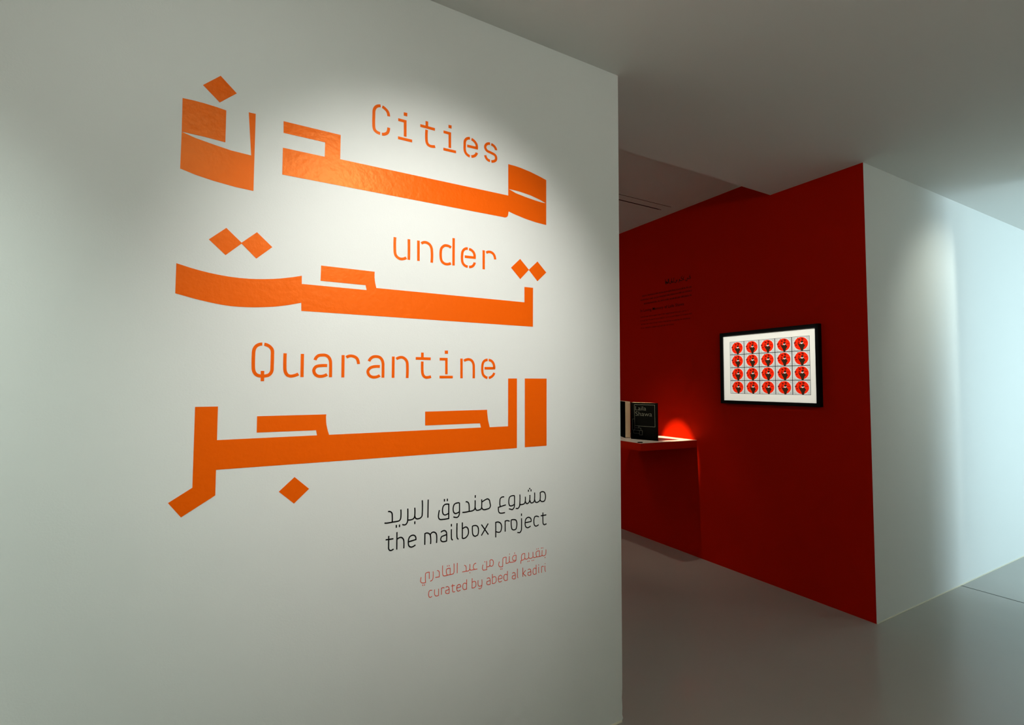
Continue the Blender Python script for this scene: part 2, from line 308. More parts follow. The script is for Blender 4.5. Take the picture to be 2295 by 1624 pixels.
["s",[[0.725,1.0191],[0.7252,0.9824],[0.7232,0.9731],[0.7181,0.9683],[0.7121,0.9679],[0.7017,0.9714]]],
["s",[[0.7497,1.0195],[0.7567,1.0184],[0.762,1.013],[0.7639,1.0016],[0.764,0.984]]],
["s",[[0.7371,0.9833],[0.7473,0.9823],[0.764,0.9832],[0.7791,0.9845],[0.7862,0.9893],[0.788,1.0004],[0.7878,1.0213]]],
["s",[[0.7886,1.0398],[0.7883,1.0301]]],
["s",[[0.788,1.0004],[0.7902,0.9888],[0.7953,0.9834],[0.8043,0.9836],[0.8124,0.9862],[0.8151,0.9939],[0.8149,1.0215]]],
["s",[[0.8151,0.9939],[0.8179,0.9863],[0.8243,0.9823],[0.8371,0.9829],[0.8472,0.9853],[0.8515,0.9929],[0.8499,1.0029],[0.8471,1.0147],[0.8415,1.0199],[0.8351,1.0201],[0.8159,1.0114]]]]],
["mashroo",[["s",[[0.9105,1.0202],[0.9006,1.0204],[0.894,1.0161],[0.8921,1.0081],[0.8922,0.9915],[0.895,0.9862]]],
["s",[[0.9179,0.9893],[0.8856,0.9837],[0.886,0.9724],[0.8885,0.9647],[0.8951,0.9605],[0.9142,0.9607]]],
["s",[[0.9556,1.0203],[0.9429,1.0205],[0.9342,1.0168],[0.931,1.0071],[0.931,0.9937],[0.9343,0.9849],[0.9421,0.9824],[0.9547,0.9868]]],
["s",[[0.9556,1.0203],[0.9557,0.9808],[0.9528,0.9727],[0.945,0.9678],[0.9314,0.9727]]],
["s",[[0.9799,1.022],[0.9799,0.9847],[0.9774,0.9749],[0.9705,0.9689],[0.9616,0.9708]]],
["s",[[0.9807,0.9829],[0.9963,0.9832],[1.0033,0.9888],[1.0046,1.0108]]],
["s",[[1.0047,0.9938],[1.0083,0.9852],[1.0143,0.9833],[1.0214,0.9868],[1.0248,0.995],[1.0254,1.0155]]],
["s",[[1.0254,0.9949],[1.0295,0.985],[1.0366,0.9833],[1.0448,0.9876],[1.0475,0.9959],[1.0475,1.0226]]],
["s",[[1.0475,0.9959],[1.051,0.9851],[1.0592,0.9828],[1.0695,0.9865],[1.0737,0.993],[1.0737,1.019],[1.0799,1.0218],[1.0873,1.022],[1.0946,1.0177],[1.0984,1.0077],[1.0984,0.9937],[1.0946,0.9855],[1.0862,0.9829],[1.0778,0.9856],[1.0737,0.9921]]],
["s",[[1.0189,1.0367],[1.0189,1.0285]]],
["s",[[1.0248,1.043],[1.0248,1.037]]],
["s",[[1.0309,1.0369],[1.0309,1.0283]]]]]],"black_en":[["the",[["s",[[0.467,0.9376],[0.467,0.9028],[0.4676,0.8939],[0.4721,0.8885],[0.4774,0.8883],[0.4841,0.8916]]],
["s",[[0.4564,0.926],[0.4832,0.926]]],
["s",[[0.4951,0.9464],[0.4952,0.8876]]],
["s",[[0.4969,0.9225],[0.5026,0.9261],[0.5103,0.9264],[0.5165,0.9211],[0.5194,0.9124],[0.5195,0.8879]]],
["s",[[0.536,0.9077],[0.5621,0.9113],[0.5609,0.9212],[0.5553,0.9269],[0.5475,0.9277],[0.5397,0.9236],[0.5359,0.9144],[0.5356,0.901],[0.5385,0.8924],[0.5464,0.8882],[0.5542,0.8899],[0.5608,0.8934]]]]],
["mailbox",[["s",[[0.5947,0.8882],[0.5948,0.9269],[0.6032,0.928],[0.6113,0.9238],[0.6155,0.9155],[0.6163,0.8879]]],
["s",[[0.6146,0.921],[0.6211,0.927],[0.6284,0.9274],[0.6359,0.9218],[0.6385,0.9122],[0.6382,0.8879]]],
["s",[[0.6541,0.923],[0.6607,0.9267],[0.6683,0.9272],[0.6742,0.9225],[0.6763,0.9137],[0.6761,0.8896],[0.6627,0.889],[0.6552,0.8935],[0.654,0.9006],[0.6576,0.9078],[0.6759,0.9121]]],
["s",[[0.6944,0.9285],[0.6947,0.9001],[0.6961,0.8928],[0.7002,0.8891]]],
["s",[[0.6943,0.947],[0.6943,0.9379]]],
["s",[[0.7162,0.9469],[0.716,0.9016],[0.7178,0.8927],[0.7225,0.8889]]],
["s",[[0.7371,0.9468],[0.7375,0.889]]],
["s",[[0.7378,0.8893],[0.748,0.8891],[0.7567,0.8949],[0.7616,0.9046],[0.7609,0.9174],[0.7565,0.9259],[0.7494,0.9285],[0.7376,0.9235]]],
["s",[[0.7777,0.9278],[0.7902,0.9285],[0.7983,0.9242],[0.802,0.9149],[0.8021,0.9004],[0.7985,0.892],[0.7896,0.8893],[0.7815,0.8945],[0.7779,0.9054],[0.7777,0.9286]]],
["s",[[0.8146,0.9285],[0.8435,0.8879]]],
["s",[[0.8426,0.9288],[0.8143,0.8881]]]]],
["project",[["s",[[0.8748,0.8728],[0.8745,0.9286],[0.8858,0.9287],[0.8943,0.9235],[0.8991,0.9146],[0.8991,0.9014],[0.8954,0.892],[0.8878,0.8898],[0.875,0.8949]]],
["s",[[0.9154,0.8883],[0.9152,0.9282],[0.9248,0.9289],[0.9345,0.9248]]],
["s",[[0.9416,0.9289],[0.9529,0.9291],[0.9617,0.9262],[0.9663,0.9172],[0.9663,0.9021],[0.9628,0.8917],[0.953,0.8897],[0.9452,0.8941],[0.9423,0.9054],[0.9416,0.9297]]],
["s",[[0.9874,0.9297],[0.9875,0.8908],[0.9855,0.8809],[0.9786,0.8752],[0.9691,0.8779]]],
["s",[[0.9874,0.9479],[0.9874,0.9385]]],
["s",[[1.0054,0.9104],[1.031,0.9112],[1.0302,0.9224],[1.0225,0.9286],[1.0144,0.9287],[1.0074,0.9237],[1.0044,0.9139],[1.0044,0.902],[1.0074,0.894],[1.0155,0.8895],[1.0235,0.8912],[1.029,0.8944]]],
["s",[[1.0675,0.9245],[1.0572,0.9289],[1.0489,0.9277],[1.0448,0.9188],[1.0444,0.9052],[1.0469,0.8954],[1.0541,0.8901],[1.0613,0.8917],[1.0664,0.8945]]],
["s",[[1.0868,0.9394],[1.0868,0.903],[1.0887,0.8941],[1.0945,0.8902],[1.104,0.8929]]],
["s",[[1.0762,0.9277],[1.1029,0.9284]]]]]],"thin_ar":[["alqadiri",[["s",[[0.5829,0.7792],[0.5811,0.7704],[0.5814,0.7637],[0.5864,0.7591],[0.599,0.7584],[0.5982,0.787],[0.6007,0.7905],[0.6064,0.7915],[0.6123,0.7911],[0.6126,0.7678]]],
["s",[[0.5885,0.7532],[0.5886,0.7486]]],
["s",[[0.5951,0.7526],[0.5949,0.748]]],
["s",[[0.6265,0.7912],[0.6267,0.7711],[0.6244,0.7636],[0.6209,0.7603],[0.6159,0.7599]]],
["s",[[0.6413,0.7912],[0.6464,0.7896],[0.6496,0.7843],[0.6501,0.7748],[0.6498,0.7682],[0.6348,0.7686]]],
["s",[[0.6619,0.8057],[0.6622,0.7767],[0.6647,0.7695],[0.6698,0.7679],[0.6816,0.7684],[0.7023,0.7687],[0.7055,0.7742],[0.7053,0.8049]]],
["s",[[0.6793,0.7695],[0.6763,0.7795],[0.6762,0.7876],[0.6799,0.791],[0.691,0.7907],[0.6911,0.7687]]],
["s",[[0.6801,0.8025],[0.6801,0.7984]]],
["s",[[0.6872,0.8026],[0.6872,0.7979]]],
["s",[[0.7184,0.8047],[0.7184,0.7685]]]]],
["abd",[["s",[[0.7458,0.7911],[0.7512,0.7887],[0.7535,0.7835],[0.7536,0.7697]]],
["s",[[0.7381,0.769],[0.7536,0.769],[0.7628,0.7687],[0.7674,0.7727],[0.7681,0.792]]],
["s",[[0.7682,0.7747],[0.7713,0.7693],[0.7829,0.7693],[0.7986,0.7693]]],
["s",[[0.7937,0.7911],[0.7867,0.7895],[0.7828,0.7839],[0.7829,0.7756],[0.7868,0.7696]]],
["s",[[0.7687,0.7621],[0.7686,0.7594]]]]],
["min",[["s",[[0.8222,0.7806],[0.8198,0.7718],[0.8199,0.7648],[0.8239,0.7599],[0.8374,0.7596],[0.8368,0.7915]]],
["s",[[0.8288,0.7921],[0.8288,0.7879]]],
["s",[[0.8374,0.7695],[0.8462,0.7693],[0.8502,0.7736],[0.8501,0.7899],[0.8534,0.7929],[0.8598,0.7921],[0.8642,0.7868],[0.8648,0.7782],[0.8632,0.7706],[0.8575,0.7681],[0.8518,0.7712],[0.8502,0.775]]]]],
["fanni",[["s",[[0.891,0.7801],[0.8882,0.7727],[0.8885,0.7655],[0.8935,0.76],[0.9051,0.7597],[0.9058,0.7884],[0.91,0.792],[0.92,0.7918],[0.9192,0.7688],[0.9284,0.7687],[0.9338,0.7721],[0.9342,0.793]]],
["s",[[0.9338,0.7735],[0.9377,0.7688],[0.9589,0.7693],[0.9632,0.7729],[0.9636,0.7918],[0.9537,0.792],[0.9486,0.787],[0.9483,0.7783],[0.9512,0.7749],[0.9632,0.7736]]],
["s",[[0.896,0.7534],[0.896,0.7491]]],
["s",[[0.9021,0.7531],[0.9021,0.7488]]],
["s",[[0.9347,0.8024],[0.9347,0.7992]]],
["s",[[0.9568,0.8032],[0.9568,0.7988]]]]],
["bitaqyeem",[["s",[[0.9847,0.7561],[0.9855,0.7677],[0.9933,0.7685],[1.0003,0.7703],[1.0024,0.7766],[1.0024,0.7921],[0.9933,0.7921],[0.9878,0.7864],[0.9873,0.7762],[0.989,0.7685]]],
["s",[[1.0024,0.7751],[1.0073,0.7691],[1.0161,0.7699],[1.0199,0.7737],[1.0199,0.793]]],
["s",[[1.0199,0.7752],[1.0249,0.7691],[1.0355,0.7696],[1.0399,0.7733],[1.0399,0.792]]],
["s",[[1.0399,0.7748],[1.0444,0.7689],[1.0533,0.7696],[1.0695,0.7692],[1.0822,0.7708],[1.0831,0.7918]]],
["s",[[1.0578,0.7704],[1.0542,0.7829],[1.0551,0.7888],[1.0605,0.7916],[1.0704,0.7915],[1.0704,0.769]]],
["s",[[1.0827,0.7738],[1.0876,0.7692],[1.0967,0.7699],[1.1004,0.7754],[1.1008,0.792]]],
["s",[[1.0169,0.7611],[1.0169,0.7572]]],
["s",[[1.0231,0.7613],[1.0231,0.7576]]],
["s",[[1.0364,0.7613],[1.0364,0.7575]]],
["s",[[1.0435,0.7611],[1.0431,0.7576]]],
["s",[[1.0578,0.8025],[1.0578,0.7988]]],
["s",[[1.065,0.8025],[1.065,0.7989]]],
["s",[[1.0794,0.8029],[1.0794,0.7987]]],
["s",[[1.0862,0.8021],[1.0862,0.7985]]],
["s",[[1.0967,0.7631],[1.0967,0.7594]]]]]],"thin_en":[["curated",[["s",[[0.6233,0.7259],[0.6176,0.7277],[0.6127,0.7254],[0.6107,0.7192],[0.6107,0.7106],[0.6136,0.7049],[0.6179,0.7035],[0.6228,0.7061]]],
["s",[[0.6329,0.7273],[0.6325,0.7128],[0.6342,0.7071],[0.6393,0.7037],[0.6475,0.7042],[0.6473,0.7269]]],
["s",[[0.658,0.7043],[0.6583,0.727],[0.6636,0.7277],[0.6695,0.7255]]],
["s",[[0.6746,0.7265],[0.6804,0.7281],[0.6856,0.7251],[0.6876,0.7186],[0.6877,0.7037],[0.6792,0.7037],[0.674,0.7078],[0.6747,0.7151],[0.6872,0.7173]]],
["s",[[0.7008,0.733],[0.7005,0.712],[0.7021,0.7062],[0.7058,0.7041],[0.7103,0.7053]]],
["s",[[0.6955,0.7272],[0.7093,0.727]]],
["s",[[0.7173,0.7161],[0.7327,0.7172],[0.7311,0.7237],[0.7258,0.7275],[0.7198,0.7252],[0.7169,0.7176],[0.7174,0.7093],[0.7207,0.7046],[0.726,0.7038],[0.7316,0.7065]]],
["s",[[0.7557,0.739],[0.7556,0.7045],[0.7464,0.7043],[0.7411,0.7101],[0.7406,0.7198],[0.7432,0.7262],[0.7493,0.7278],[0.7555,0.7231]]]]],
["by",[["s",[[0.7777,0.739],[0.7775,0.7044],[0.7865,0.704],[0.7927,0.7084],[0.7934,0.718],[0.791,0.7247],[0.7855,0.7267],[0.7778,0.7244]]],
["s",[[0.8019,0.7275],[0.802,0.7121],[0.8052,0.7059],[0.8115,0.7047],[0.8175,0.707]]],
["s",[[0.8174,0.7274],[0.8175,0.7049],[0.8147,0.6971],[0.81,0.6952],[0.8037,0.6976]]]]],
["abed",[["s",[[0.8384,0.7262],[0.844,0.728],[0.8497,0.7263],[0.8521,0.7194],[0.8522,0.7039],[0.8425,0.7036],[0.8377,0.7081],[0.8385,0.7157],[0.8518,0.7174]]],
["s",[[0.8612,0.739],[0.8611,0.7043],[0.8708,0.7039],[0.8765,0.7085],[0.8773,0.719],[0.8748,0.7259],[0.8691,0.7283],[0.8613,0.7262]]],
["s",[[0.8871,0.7157],[0.9023,0.7165],[0.9011,0.7246],[0.8953,0.7288],[0.8895,0.7267],[0.8863,0.7187],[0.8868,0.7101],[0.8904,0.7044],[0.8954,0.7039],[0.9011,0.7067]]],
["s",[[0.9255,0.7388],[0.9253,0.705],[0.9161,0.7045],[0.9111,0.7105],[0.9105,0.7214],[0.9135,0.7273],[0.9193,0.7284],[0.9252,0.7237]]]]],
["al",[["s",[[0.9471,0.7262],[0.9531,0.7281],[0.9582,0.7257],[0.9604,0.7195],[0.9604,0.7042],[0.9514,0.7044],[0.9463,0.709],[0.948,0.7159],[0.9604,0.7173]]],
["s",[[0.9696,0.7397],[0.9696,0.7134],[0.9707,0.7074],[0.9731,0.7043]]]]],
["kadiri",[["s",[[0.9937,0.7391],[0.9938,0.7045]]],
["s",[[1.0073,0.7271],[0.9948,0.7168],[1.0083,0.7041]]],
["s",[[1.017,0.7268],[1.0231,0.7287],[1.0284,0.7263],[1.0306,0.72],[1.0306,0.7051],[1.0214,0.7046],[1.0165,0.7092],[1.0179,0.7163],[1.0306,0.7177]]],
["s",[[1.0551,0.7394],[1.0551,0.7044],[1.0453,0.7042],[1.0405,0.71],[1.0405,0.7204],[1.0435,0.7266],[1.0489,0.7279],[1.0551,0.7238]]],
["s",[[1.0668,0.7299],[1.0668,0.712],[1.068,0.7058]]],
["s",[[1.0668,0.7389],[1.0668,0.7352]]],
["s",[[1.08,0.7044],[1.0803,0.7275],[1.0849,0.729],[1.0903,0.7258]]],
["s",[[1.0967,0.7292],[1.0967,0.7111],[1.0994,0.7046]]],
["s",[[1.0971,0.7382],[1.0971,0.7352]]]]]],"red":[[3.2439,2.3796,2.952,2.374],[3.5406,2.3072,2.951,2.2967],[3.562,2.2694,2.9515,2.2641],[3.518,2.2286,2.9522,2.2257],[3.5635,2.1572,3.028,2.1517],[3.5582,2.1005,2.9878,2.0938],[3.5676,2.0649,2.9455,2.0616],[3.5621,2.0299,2.9628,2.0233],[3.5626,1.9933,3.1481,1.9909]]}
on_wall = lambda u, v, d: (u, YW-0.0002-d, v)
VT = 0.0006
def letters_from_polys(name, polys, parent, m=VINYL):
    bm = bmesh.new()
    for q in polys: prism(bm, q[0], on_wall, VT, 0, q[1:])
    bmesh.ops.recalc_face_normals(bm, faces=bm.faces)
    return link(name, bm, m, parent)
def letters_from_strokes(name, items, width, parent, m):
    bm = bmesh.new()
    for k, (t, pts) in enumerate(items):
        if t == 's': ribbon(bm, pts, width, on_wall, VT*(1+0.02*k))
        else: prism(bm, pts, on_wall, VT*(1+0.02*k))
    bmesh.ops.recalc_face_normals(bm, faces=bm.faces)
    return link(name, bm, m, parent)
def lettering(label, key_polys):
    us = [p[0] for r_ in key_polys for p in r_]; zs = [p[1] for r_ in key_polys for p in r_]
    return thing('vinyl_lettering', label, 'lettering', ((min(us)+max(us))/2, YW-0.0002, min(zs)), 'title lettering on the white wall')
def settle(root):
    for c in root.children: c.location = -root.location
B = DATA['big']
t = lettering('topmost large orange Arabic word on the white wall, above the English word under', [r_ for q in B['noon']+B['meem_dal'] for r_ in q])
letters_from_polys('letter', B['noon'], t); letters_from_polys('letter', B['meem_dal'], t)
settle(t); t = lettering('middle large orange Arabic word on the white wall, above the word Quarantine', [r_ for q in B['taht'] for r_ in q])
letters_from_polys('letter', B['taht'], t)
settle(t); t = lettering('lowest large orange Arabic word on the white wall, below the word Quarantine', [r_ for q in B['alef']+B['hajr'] for r_ in q])
letters_from_polys('letter', B['alef'], t); letters_from_polys('letter', B['hajr'], t); settle(t)
for key, lab in (('cities', 'orange stencil English word Cities, highest English word on the white wall'),
                 ('under', 'orange stencil English word under, beside two orange diamonds'),
                 ('quarantine', 'long orange stencil English word Quarantine on the white wall')):
    t = lettering(lab, [pts for _, items in DATA[key] for _, pts in items])
    for ch, items in DATA[key]: letters_from_strokes('letter', items, 0.0100 if key == 'cities' else 0.0096, t, VINYL)
    settle(t)
for key, lab, wd, m in (('black_ar', 'thin black Arabic line of writing low on the white wall', 0.0043, BLACKV),
                        ('black_en', 'black line reading the mailbox project on the white wall', 0.0043, BLACKV),
                        ('thin_ar', 'small rust orange Arabic line near the bottom of the wall lettering', 0.0022, RUST),
                        ('thin_en', 'small rust orange line beginning curated by, lowest writing on the white wall', 0.0022, RUST)):
    t = lettering(lab, [pts for _, items in DATA[key] for _, pts in items])
    for wn, items in DATA[key]: letters_from_strokes('word', items, wd, t, m)
    settle(t)

# ---------------------------------------------------------------- writing on the red wall
on_red = lambda u, v, d: (XR-d, u, v)
rnd = random.Random(5)
def text_mesh(name, body, parent, m, width, place, bold=0.0):
    """a line of built-in-font lettering scaled to a width; place(u, v) -> 3-D"""
    cu = bpy.data.curves.new(name, 'FONT'); cu.body = body; cu.size = 1.0; cu.resolution_u = 3; cu.offset = bold
    tmp = bpy.data.objects.new(name, cu); COL.objects.link(tmp)
    bpy.context.view_layer.update()
    me = bpy.data.meshes.new_from_object(tmp.evaluated_get(bpy.context.evaluated_depsgraph_get()))
    bpy.data.objects.remove(tmp)
    xs = [v.co.x for v in me.vertices]; s = width/(max(xs)-min(xs)); x0 = min(xs)
    for v in me.vertices: v.co = Vector(place((v.co.x-x0)*s, v.co.y*s))
    me.materials.clear(); me.materials.append(m)
    o = bpy.data.objects.new(name, me); COL.objects.link(o); o.parent = parent
    return o
RL = DATA['red']
par = thing('wall_text', 'small block of black Arabic and English lines on the red wall left of the picture', 'wall text')
def faint_line(i, words, h, wd, rtl):
    (ya, za, yb, zb) = RL[i]
    bm = bmesh.new(); n = 0
    total = ya-yb; u = 0.0
    while u < total-0.012:
        L = min(words[0]+rnd.random()*words[1], total-u); z = za+(zb-za)*u/total
        k = u
        while k < u+L:
            st = rnd.random(); wv = 0.006+0.004*rnd.random()
            y = ya-k
            if st < 0.35: pts = [(y, z), (y, z+h*(1.0 if rnd.random() < .7 else 1.5))]
            elif st < 0.7: pts = [(y, z+h*.9), (y-wv*.5, z+h), (y-wv, z+h*.6), (y-wv, z)]
            else: pts = [(y-wv, z+h*.1), (y-wv*.4, z), (y, z+h*.4), (y-wv*.4, z+h), (y-wv, z+h*.8)]
            ribbon(bm, pts, wd, on_red, 0.0005+1e-6*n); n += 1
            if rtl: ribbon(bm, [(y, z), (y-wv-.003, z)], wd, on_red, 0.0005+1e-6*n); n += 1
            k += wv+0.004
        u += L+0.010
    bmesh.ops.recalc_face_normals(bm, faces=bm.faces)
    return link('text_line', bm, BLACKV, par)
# heading, Arabic, as joined strokes
(ya, za, yb, zb) = RL[0]
W0 = ya-yb
def hs(L): return [(yb+W0*(1-x), za+(zb-za)*x+y*0.034) for x, y in L]
bm = bmesh.new()
for k, L in enumerate((
    [(.99,.75),(.955,.75),(.95,.45),(.99,.42),(.99,.1),(.93,0),(.90,.25),(.87,.3),(.87,-.2),(.82,-.3),(.80,.05)], [(.965,1.0),(.965,1.15)], [(.85,-.5),(.85,-.4)],
    [(.76,.75),(.73,.7),(.72,.1),(.76,0)], [(.745,.95),(.745,1.08)], [(.69,1.2),(.63,.7),(.69,.45),(.68,0),(.60,0),(.57,.5)], [(.57,.5),(.56,-.2),(.52,-.3)], [(.49,.5),(.47,0),(.45,.4),(.44,-.2),(.39,-.2),(.385,.2)],
    [(.35,1.2),(.345,0),(.31,0),(.305,.5)], [(.31,0),(.27,0),(.265,1.2)], [(.27,0),(.24,.4),(.23,-.2),(.19,-.2),(.185,.2)],
    [(.15,1.2),(.15,0)], [(.125,1.2),(.12,0),(.09,0),(.085,.5)], [(.09,0),(.065,.4)], [(.07,0),(.05,.6),(.035,.6),(.035,.1),(.045,-.3)], [(.01,1.2),(.01,0)])):
    ribbon(bm, hs(L), 0.0052, on_red, 0.0005+1e-6*k)
bmesh.ops.recalc_face_normals(bm, faces=bm.faces); link('heading', bm, BLACKV, par)
for i in (1, 2, 3): faint_line(i, (0.03, 0.05), 0.011, 0.0026, True)
(ya, za, yb, zb) = RL[4]
text_mesh('heading', 'In Loving Memory of Laila Shawa', par, BLACKV, ya-yb, lambda u, v: (XR-0.0008, ya-u, za+(zb-za)*u/(ya-yb)+v), 0.004)
for i in (5, 6, 7, 8): faint_line(i, (0.03, 0.06), 0.011, 0.0022, False)

# ---------------------------------------------------------------- framed print on the red wall
pf = thing('picture_frame', 'black framed print of twenty red discs hung on the red wall', 'picture', (XR, 2.2535, 1.304))
def pp(x, y, z): return (x-XR, y-2.2535, z-1.304)
FO = (1.868, 2.639, 1.304, 1.865); FI = (1.891, 2.615, 1.329, 1.839); FX = 3.404
bm = bmesh.new()
def fr(y0, y1, z0, z1): box(bm, pp(FX, y0, z0), pp(XR, y1, z1))
fr(FO[0], FI[0], FO[2], FO[3]); fr(FI[1], FO[1], FO[2], FO[3]); fr(FI[0], FI[1], FO[2], FI[2]); fr(FI[0], FI[1], FI[3], FO[3])
link('frame', bm, BLACK, pf)
bm = bmesh.new(); box(bm, pp(FX+0.012, FI[0], FI[2]), pp(FX+0.016, FI[1], FI[3])); link('mat_board', bm, MATB, pf)
PX = FX+0.012
A0, A1, C0, C1 = 2.556, 1.933, 1.789, 1.383      # print: left y, right y, top z, bottom z
bm = bmesh.new()
on_print = lambda lay: (lambda u, v, d: pp(PX-0.0003*lay-d, A0+(A1-A0)*u, C0+(C1-C0)*v))
def quad(u0, u1, v0, v1, lay, mi):
    T = on_print(lay); f = bm.faces.new([bm.verts.new(T(u, v, 0)) for u, v in ((u0, v0), (u1, v0), (u1, v1), (u0, v1))]); f.material_index = mi
def poly(pts, lay, mi):
    T = on_print(lay); f = bm.faces.new([bm.verts.new(T(u, v, 0)) for u, v in pts]); f.material_index = mi
quad(0, 1, 0, 1, 1, 0)
g = 0.0042
for r in range(4):
    for c in range(5):
        ox, oy = c/5, r/4
        def q(pts): return [(ox+x/5, oy+y/4) for x, y in pts]
        def disc(cx, cy, rx, ry, lay, mi, n=28): poly(q([(cx+rx*math.cos(a*2*math.pi/n), cy+ry*math.sin(a*2*math.pi/n)) for a in range(n)]), lay, mi)
        quad(ox+g, ox+0.2-g, oy+g*1.4, oy+0.25-g*1.4, 2, 1)
        for px_, py_, ln in ((.06,.10,.12),(.80,.08,.14),(.85,.16,.10),(.05,.22,.08),(.06,.86,.10),(.82,.84,.12),(.86,.92,.08),(.09,.93,.12)):
            poly(q([(px_, py_), (px_+ln, py_-.01), (px_+ln, py_+.015), (px_, py_+.02)]), 3, 7)
        disc(.53, .50, .415, .475, 3, 2); disc(.53, .50, .385, .445, 4, 3)
        for pts in ([(.12,.42),(.20,.33),(.24,.42),(.17,.52)], [(.22,.55),(.31,.57),(.28,.63),(.21,.61)], [(.36,.22),(.44,.17),(.50,.22),(.47,.29),(.38,.29)], [(.55,.10),(.66,.13),(.68,.24),(.60,.28),(.54,.20)], [(.30,.10),(.37,.07),(.36,.14)], [(.70,.40),(.86,.41),(.86,.44),(.70,.43)], [(.36,.36),(.42,.34),(.43,.48),(.38,.48)]):
            poly(q(pts), 5, 5)
        poly(q([(.34,.48),(.37,.46),(.43,.53),(.50,.52),(.66,.50),(.71,.58),(.75,.66),(.70,.72),(.67,.79),(.63,.985),(.52,.985),(.48,.80),(.41,.66)]), 5, 4)
        poly(q([(.48,.47),(.52,.42),(.64,.41),(.67,.46),(.61,.50),(.57,.54),(.52,.50)]), 6, 6)
        poly(q([(.51,.38),(.55,.30),(.63,.30),(.66,.36),(.64,.43),(.58,.45),(.53,.43)]), 7, 4)
link('print', bm, [P_GRID, P_BG, P_HALO, P_RED, P_DARK, P_SPOT, P_PALE, P_FAINT], pf)

# ---------------------------------------------------------------- wall shelf with two standing books
ZT = 0.981
sh = thing('wall_shelf', 'red edged shelf with a white top fixed to the red wall', 'shelf', (XR, 3.3, ZT-0.062))
def ss(x, y, z): return (x-XR, y-3.3, z-(ZT-0.062))
foot = [(2.853, 2.968), (XR, 2.912), (XR, 3.66), (2.853, 3.66)]
bm = bmesh.new(); prism(bm, foot, lambda u, v, d: ss(u, v, ZT-0.062+d), 0.0605)
bm.faces.new([bm.verts.new(ss(u, v, ZT-0.062)) for u, v in foot]); bmesh.ops.remove_doubles(bm, verts=bm.verts, dist=1e-5); bmesh.ops.recalc_face_normals(bm, faces=bm.faces)
link('shelf_body', bm, SHELFR, sh)
bm = bmesh.new(); prism(bm, foot, lambda u, v, d: ss(u, v, ZT-0.0015+d), 0.0015)
bm.faces.new([bm.verts.new(ss(u, v, ZT-0.0015)) for u, v in foot]); bmesh.ops.remove_doubles(bm, verts=bm.verts, dist=1e-5); bmesh.ops.recalc_face_normals(bm, faces=bm.faces)
link('shelf_top', bm, SHELFW, sh)['label'] = 'white shelf top'

def book(name, label, A, Bp, nrm, thick, height, spine_at_b, taper=1.0):
    """stands on the shelf; front cover runs A -> Bp, pages lie behind it along nrm"""
    A = Vector((*A, ZT)); Bp = Vector((*Bp, ZT)); d = (Bp-A); L = d.length; d.normalize(); n = Vector((*nrm, 0)).normalized()
    t = thing(name, label, 'book', A)
    def at(u, v, k): return tuple(d*u + n*(k*(1-(1-taper)*u/L)) + Vector((0, 0, v)))
    def slab3(nm, u0, u1, v0, v1, k0, k1, m):
        bm = bmesh.new()
        v = [bm.verts.new(at(*p)) for p in ((u0,v0,k0),(u1,v0,k0),(u1,v0,k1),(u0,v0,k1),(u0,v1,k0),(u1,v1,k0),(u1,v1,k1),(u0,v1,k1))]
        for q in ((3,2,1,0),(4,5,6,7),(0,1,5,4),(1,2,6,5),(2,3,7,6),(3,0,4,7)): bm.faces.new([v[i] for i in q])
        bmesh.ops.recalc_face_normals(bm, faces=bm.faces)
        return link(nm, bm, m, t)
    c = 0.0028
    cov = slab3('front_cover', 0, L, 0, height, 0, c, COVER); slab3('back_cover', 0, L, 0, height, thick-c, thick, COVER)
    if spine_at_b: slab3('spine', L-c, L, 0, height, c, thick-c, COVER); slab3('page_block', 0.001, L-c, 0.004, height-0.0005, c, thick-c, PAPER)
    else: slab3('spine', 0, c, 0, height, c, thick-c, COVER); slab3('page_block', c, L-0.004, 0.004, height-0.0005, c, thick-c, PAPER)
    return t, cov, at, L
BH = 0.316
t1, cov1, at1, L1 = book('book', 'black book with grey outlined title standing on the white shelf, facing the doorway', (3.014, 3.253), (3.093, 3.019), (0.947, 0.32), 0.055, BH, True, 0.22)
# cover design: outlined panels and two title words
def cu(px, py):   # measured on the cover: left edge 398, right 935; top and bottom edges slope
    u = (px-398)/537.0; top = 352+u*18; bot = 1112+u*46
    return (u*L1, BH*(1-(py-top)/(bot-top)))
bm = bmesh.new(); T1 = lambda u, v, d: at1(u, v, -d/0.5)
for k, L in enumerate(([(475,398),(885,410),(888,868),(482,838),(475,398)], [(478,838),(482,925)], [(478,700),(432,698),(435,925),(482,925)], [(482,880),(605,888),(608,935)], [(565,848),(566,884)], [(460,930),(635,940),(635,1032),(575,1030),(577,938)], [(460,930),(460,992),(575,998)])):
    ribbon(bm, [cu(*p) for p in L], 0.0032, T1, 0.0004+1e-5*k, corner=20)
bmesh.ops.recalc_face_normals(bm, faces=bm.faces); link('cover_outline', bm, GREY, cov1)['label'] = 'grey outlined panels'
for body, a_, b_ in (('Laila', (497, 517), (714, 524)), ('Shawa', (497, 632), (830, 648))):
    (u0, v0), (u1, v1) = cu(*a_), cu(*b_)
    text_mesh('title_word', body, cov1, GREY, u1-u0, lambda u, v: at1(u0+u, v0+(v1-v0)*u/(u1-u0)+v*0.88, -0.0016), -0.010)
book('book', 'plain black book with cream page edges standing behind the title wall corner', (3.019, 3.331), (3.129, 3.556), (0.9, -0.44), 0.050, BH+0.004, True)
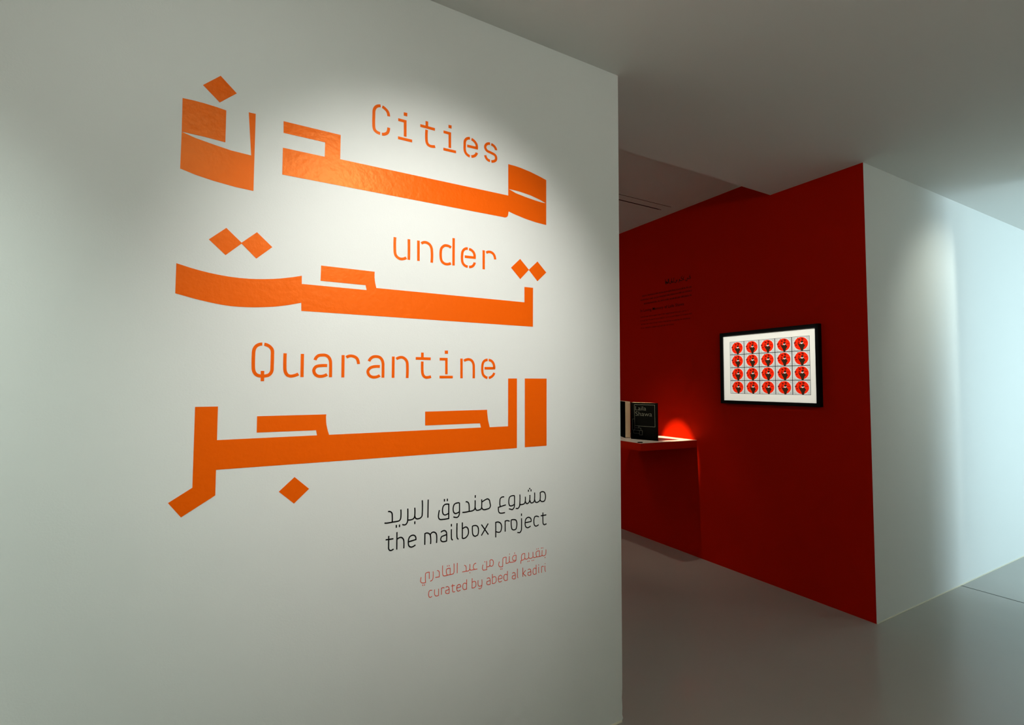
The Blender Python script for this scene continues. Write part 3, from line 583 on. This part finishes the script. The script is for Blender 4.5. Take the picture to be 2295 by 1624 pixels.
# small black peg on the shelf's front corner
bm = bmesh.new()
for k in range(16):
    a = k*math.pi*2/16
PV = []
for zz, rr in ((0, 0.012), (0.003, 0.013), (0.006, 0.011), (0.007, 0.0)):
    PV.append([bm.verts.new((rr*2.0*math.cos(a*math.pi/8), rr*math.sin(a*math.pi/8)*1.4, zz)) for a in range(16)] if rr else [bm.verts.new((0, 0, zz))])
for i in range(2):
    for a in range(16): bm.faces.new((PV[i][a], PV[i][(a+1) % 16], PV[i+1][(a+1) % 16], PV[i+1][a]))
for a in range(16): bm.faces.new((PV[2][a], PV[2][(a+1) % 16], PV[3][0]))
bm.faces.new(PV[0][::-1])
o = link('cable_clip', bm, BLACK); o.location = (2.878, 3.000, ZT); tag(o, 'tiny black clip on the front corner of the white shelf', 'clip')

# ---------------------------------------------------------------- slot diffuser in the raised ceiling
ad = thing('air_diffuser', 'slim slotted air diffuser in the raised ceiling above the shelf', 'air vent', (2.4, 3.085, ZR))
bm = bmesh.new(); box(bm, (-1.0, -0.060, -0.003), (0.93, 0.060, 0)); link('face_plate', bm, CEIL, ad)
for y0, wd, x1, zz in ((-0.048, 0.006, 0.905, -0.0036), (0.040, 0.013, 0.85, -0.0036), (0.042, 0.008, 0.882, -0.0034)):
    bm = bmesh.new(); box(bm, (-0.98, y0, zz), (x1, y0+wd, -0.003)); link('slot', bm, SLOT, ad)

# ---------------------------------------------------------------- framing projector that lights the print
fp = thing('framing_projector', 'small ceiling spotlight with a rectangular shutter aimed at the framed print', 'spotlight', (PROJ.x, PROJ.y, PROJ.z))
aim = (Vector((3.42, 2.25, 1.585))-PROJ).normalized(); D0 = 0.12
ex = aim.cross(Vector((0, 0, 1))).normalized(); ey = ex.cross(aim)
def loc2(p):
    d = Vector(p)-PROJ; s = D0/d.dot(aim); d = d*s; return (d.dot(ex), d.dot(ey))
gate = [loc2((FX, y, z)) for y, z in ((FO[1]-.014, FO[3]-.014), (FO[0]+.014, FO[3]-.014), (FO[0]+.014, FO[2]+.014), (FO[1]-.014, FO[2]+.014))]
NS = 32; ring = [(0.085*math.cos(a*2*math.pi/NS), 0.085*math.sin(a*2*math.pi/NS)) for a in range(NS)]
def P3(u, v, d): return tuple(ex*u + ey*v + aim*(D0+d))
bm = bmesh.new(); prism(bm, ring, P3, 0.001, 0, [gate]); link('shutter', bm, BLACK, fp)
bm = bmesh.new()
lv = [[bm.verts.new(P3(u*s, v*s, dd)) for u, v in ring] for dd, s in ((0.004, 1.02), (-D0-0.03, 1.02))]
for a in range(NS): bm.faces.new((lv[0][a], lv[0][(a+1) % NS], lv[1][(a+1) % NS], lv[1][a]))
bm.faces.new(lv[1]); link('lamp_housing', bm, ALU, fp)
bm = bmesh.new(); box(bm, (-0.01, -0.01, 0.088), (0.01, 0.01, ZC-PROJ.z)); link('stem', bm, ALU, fp)
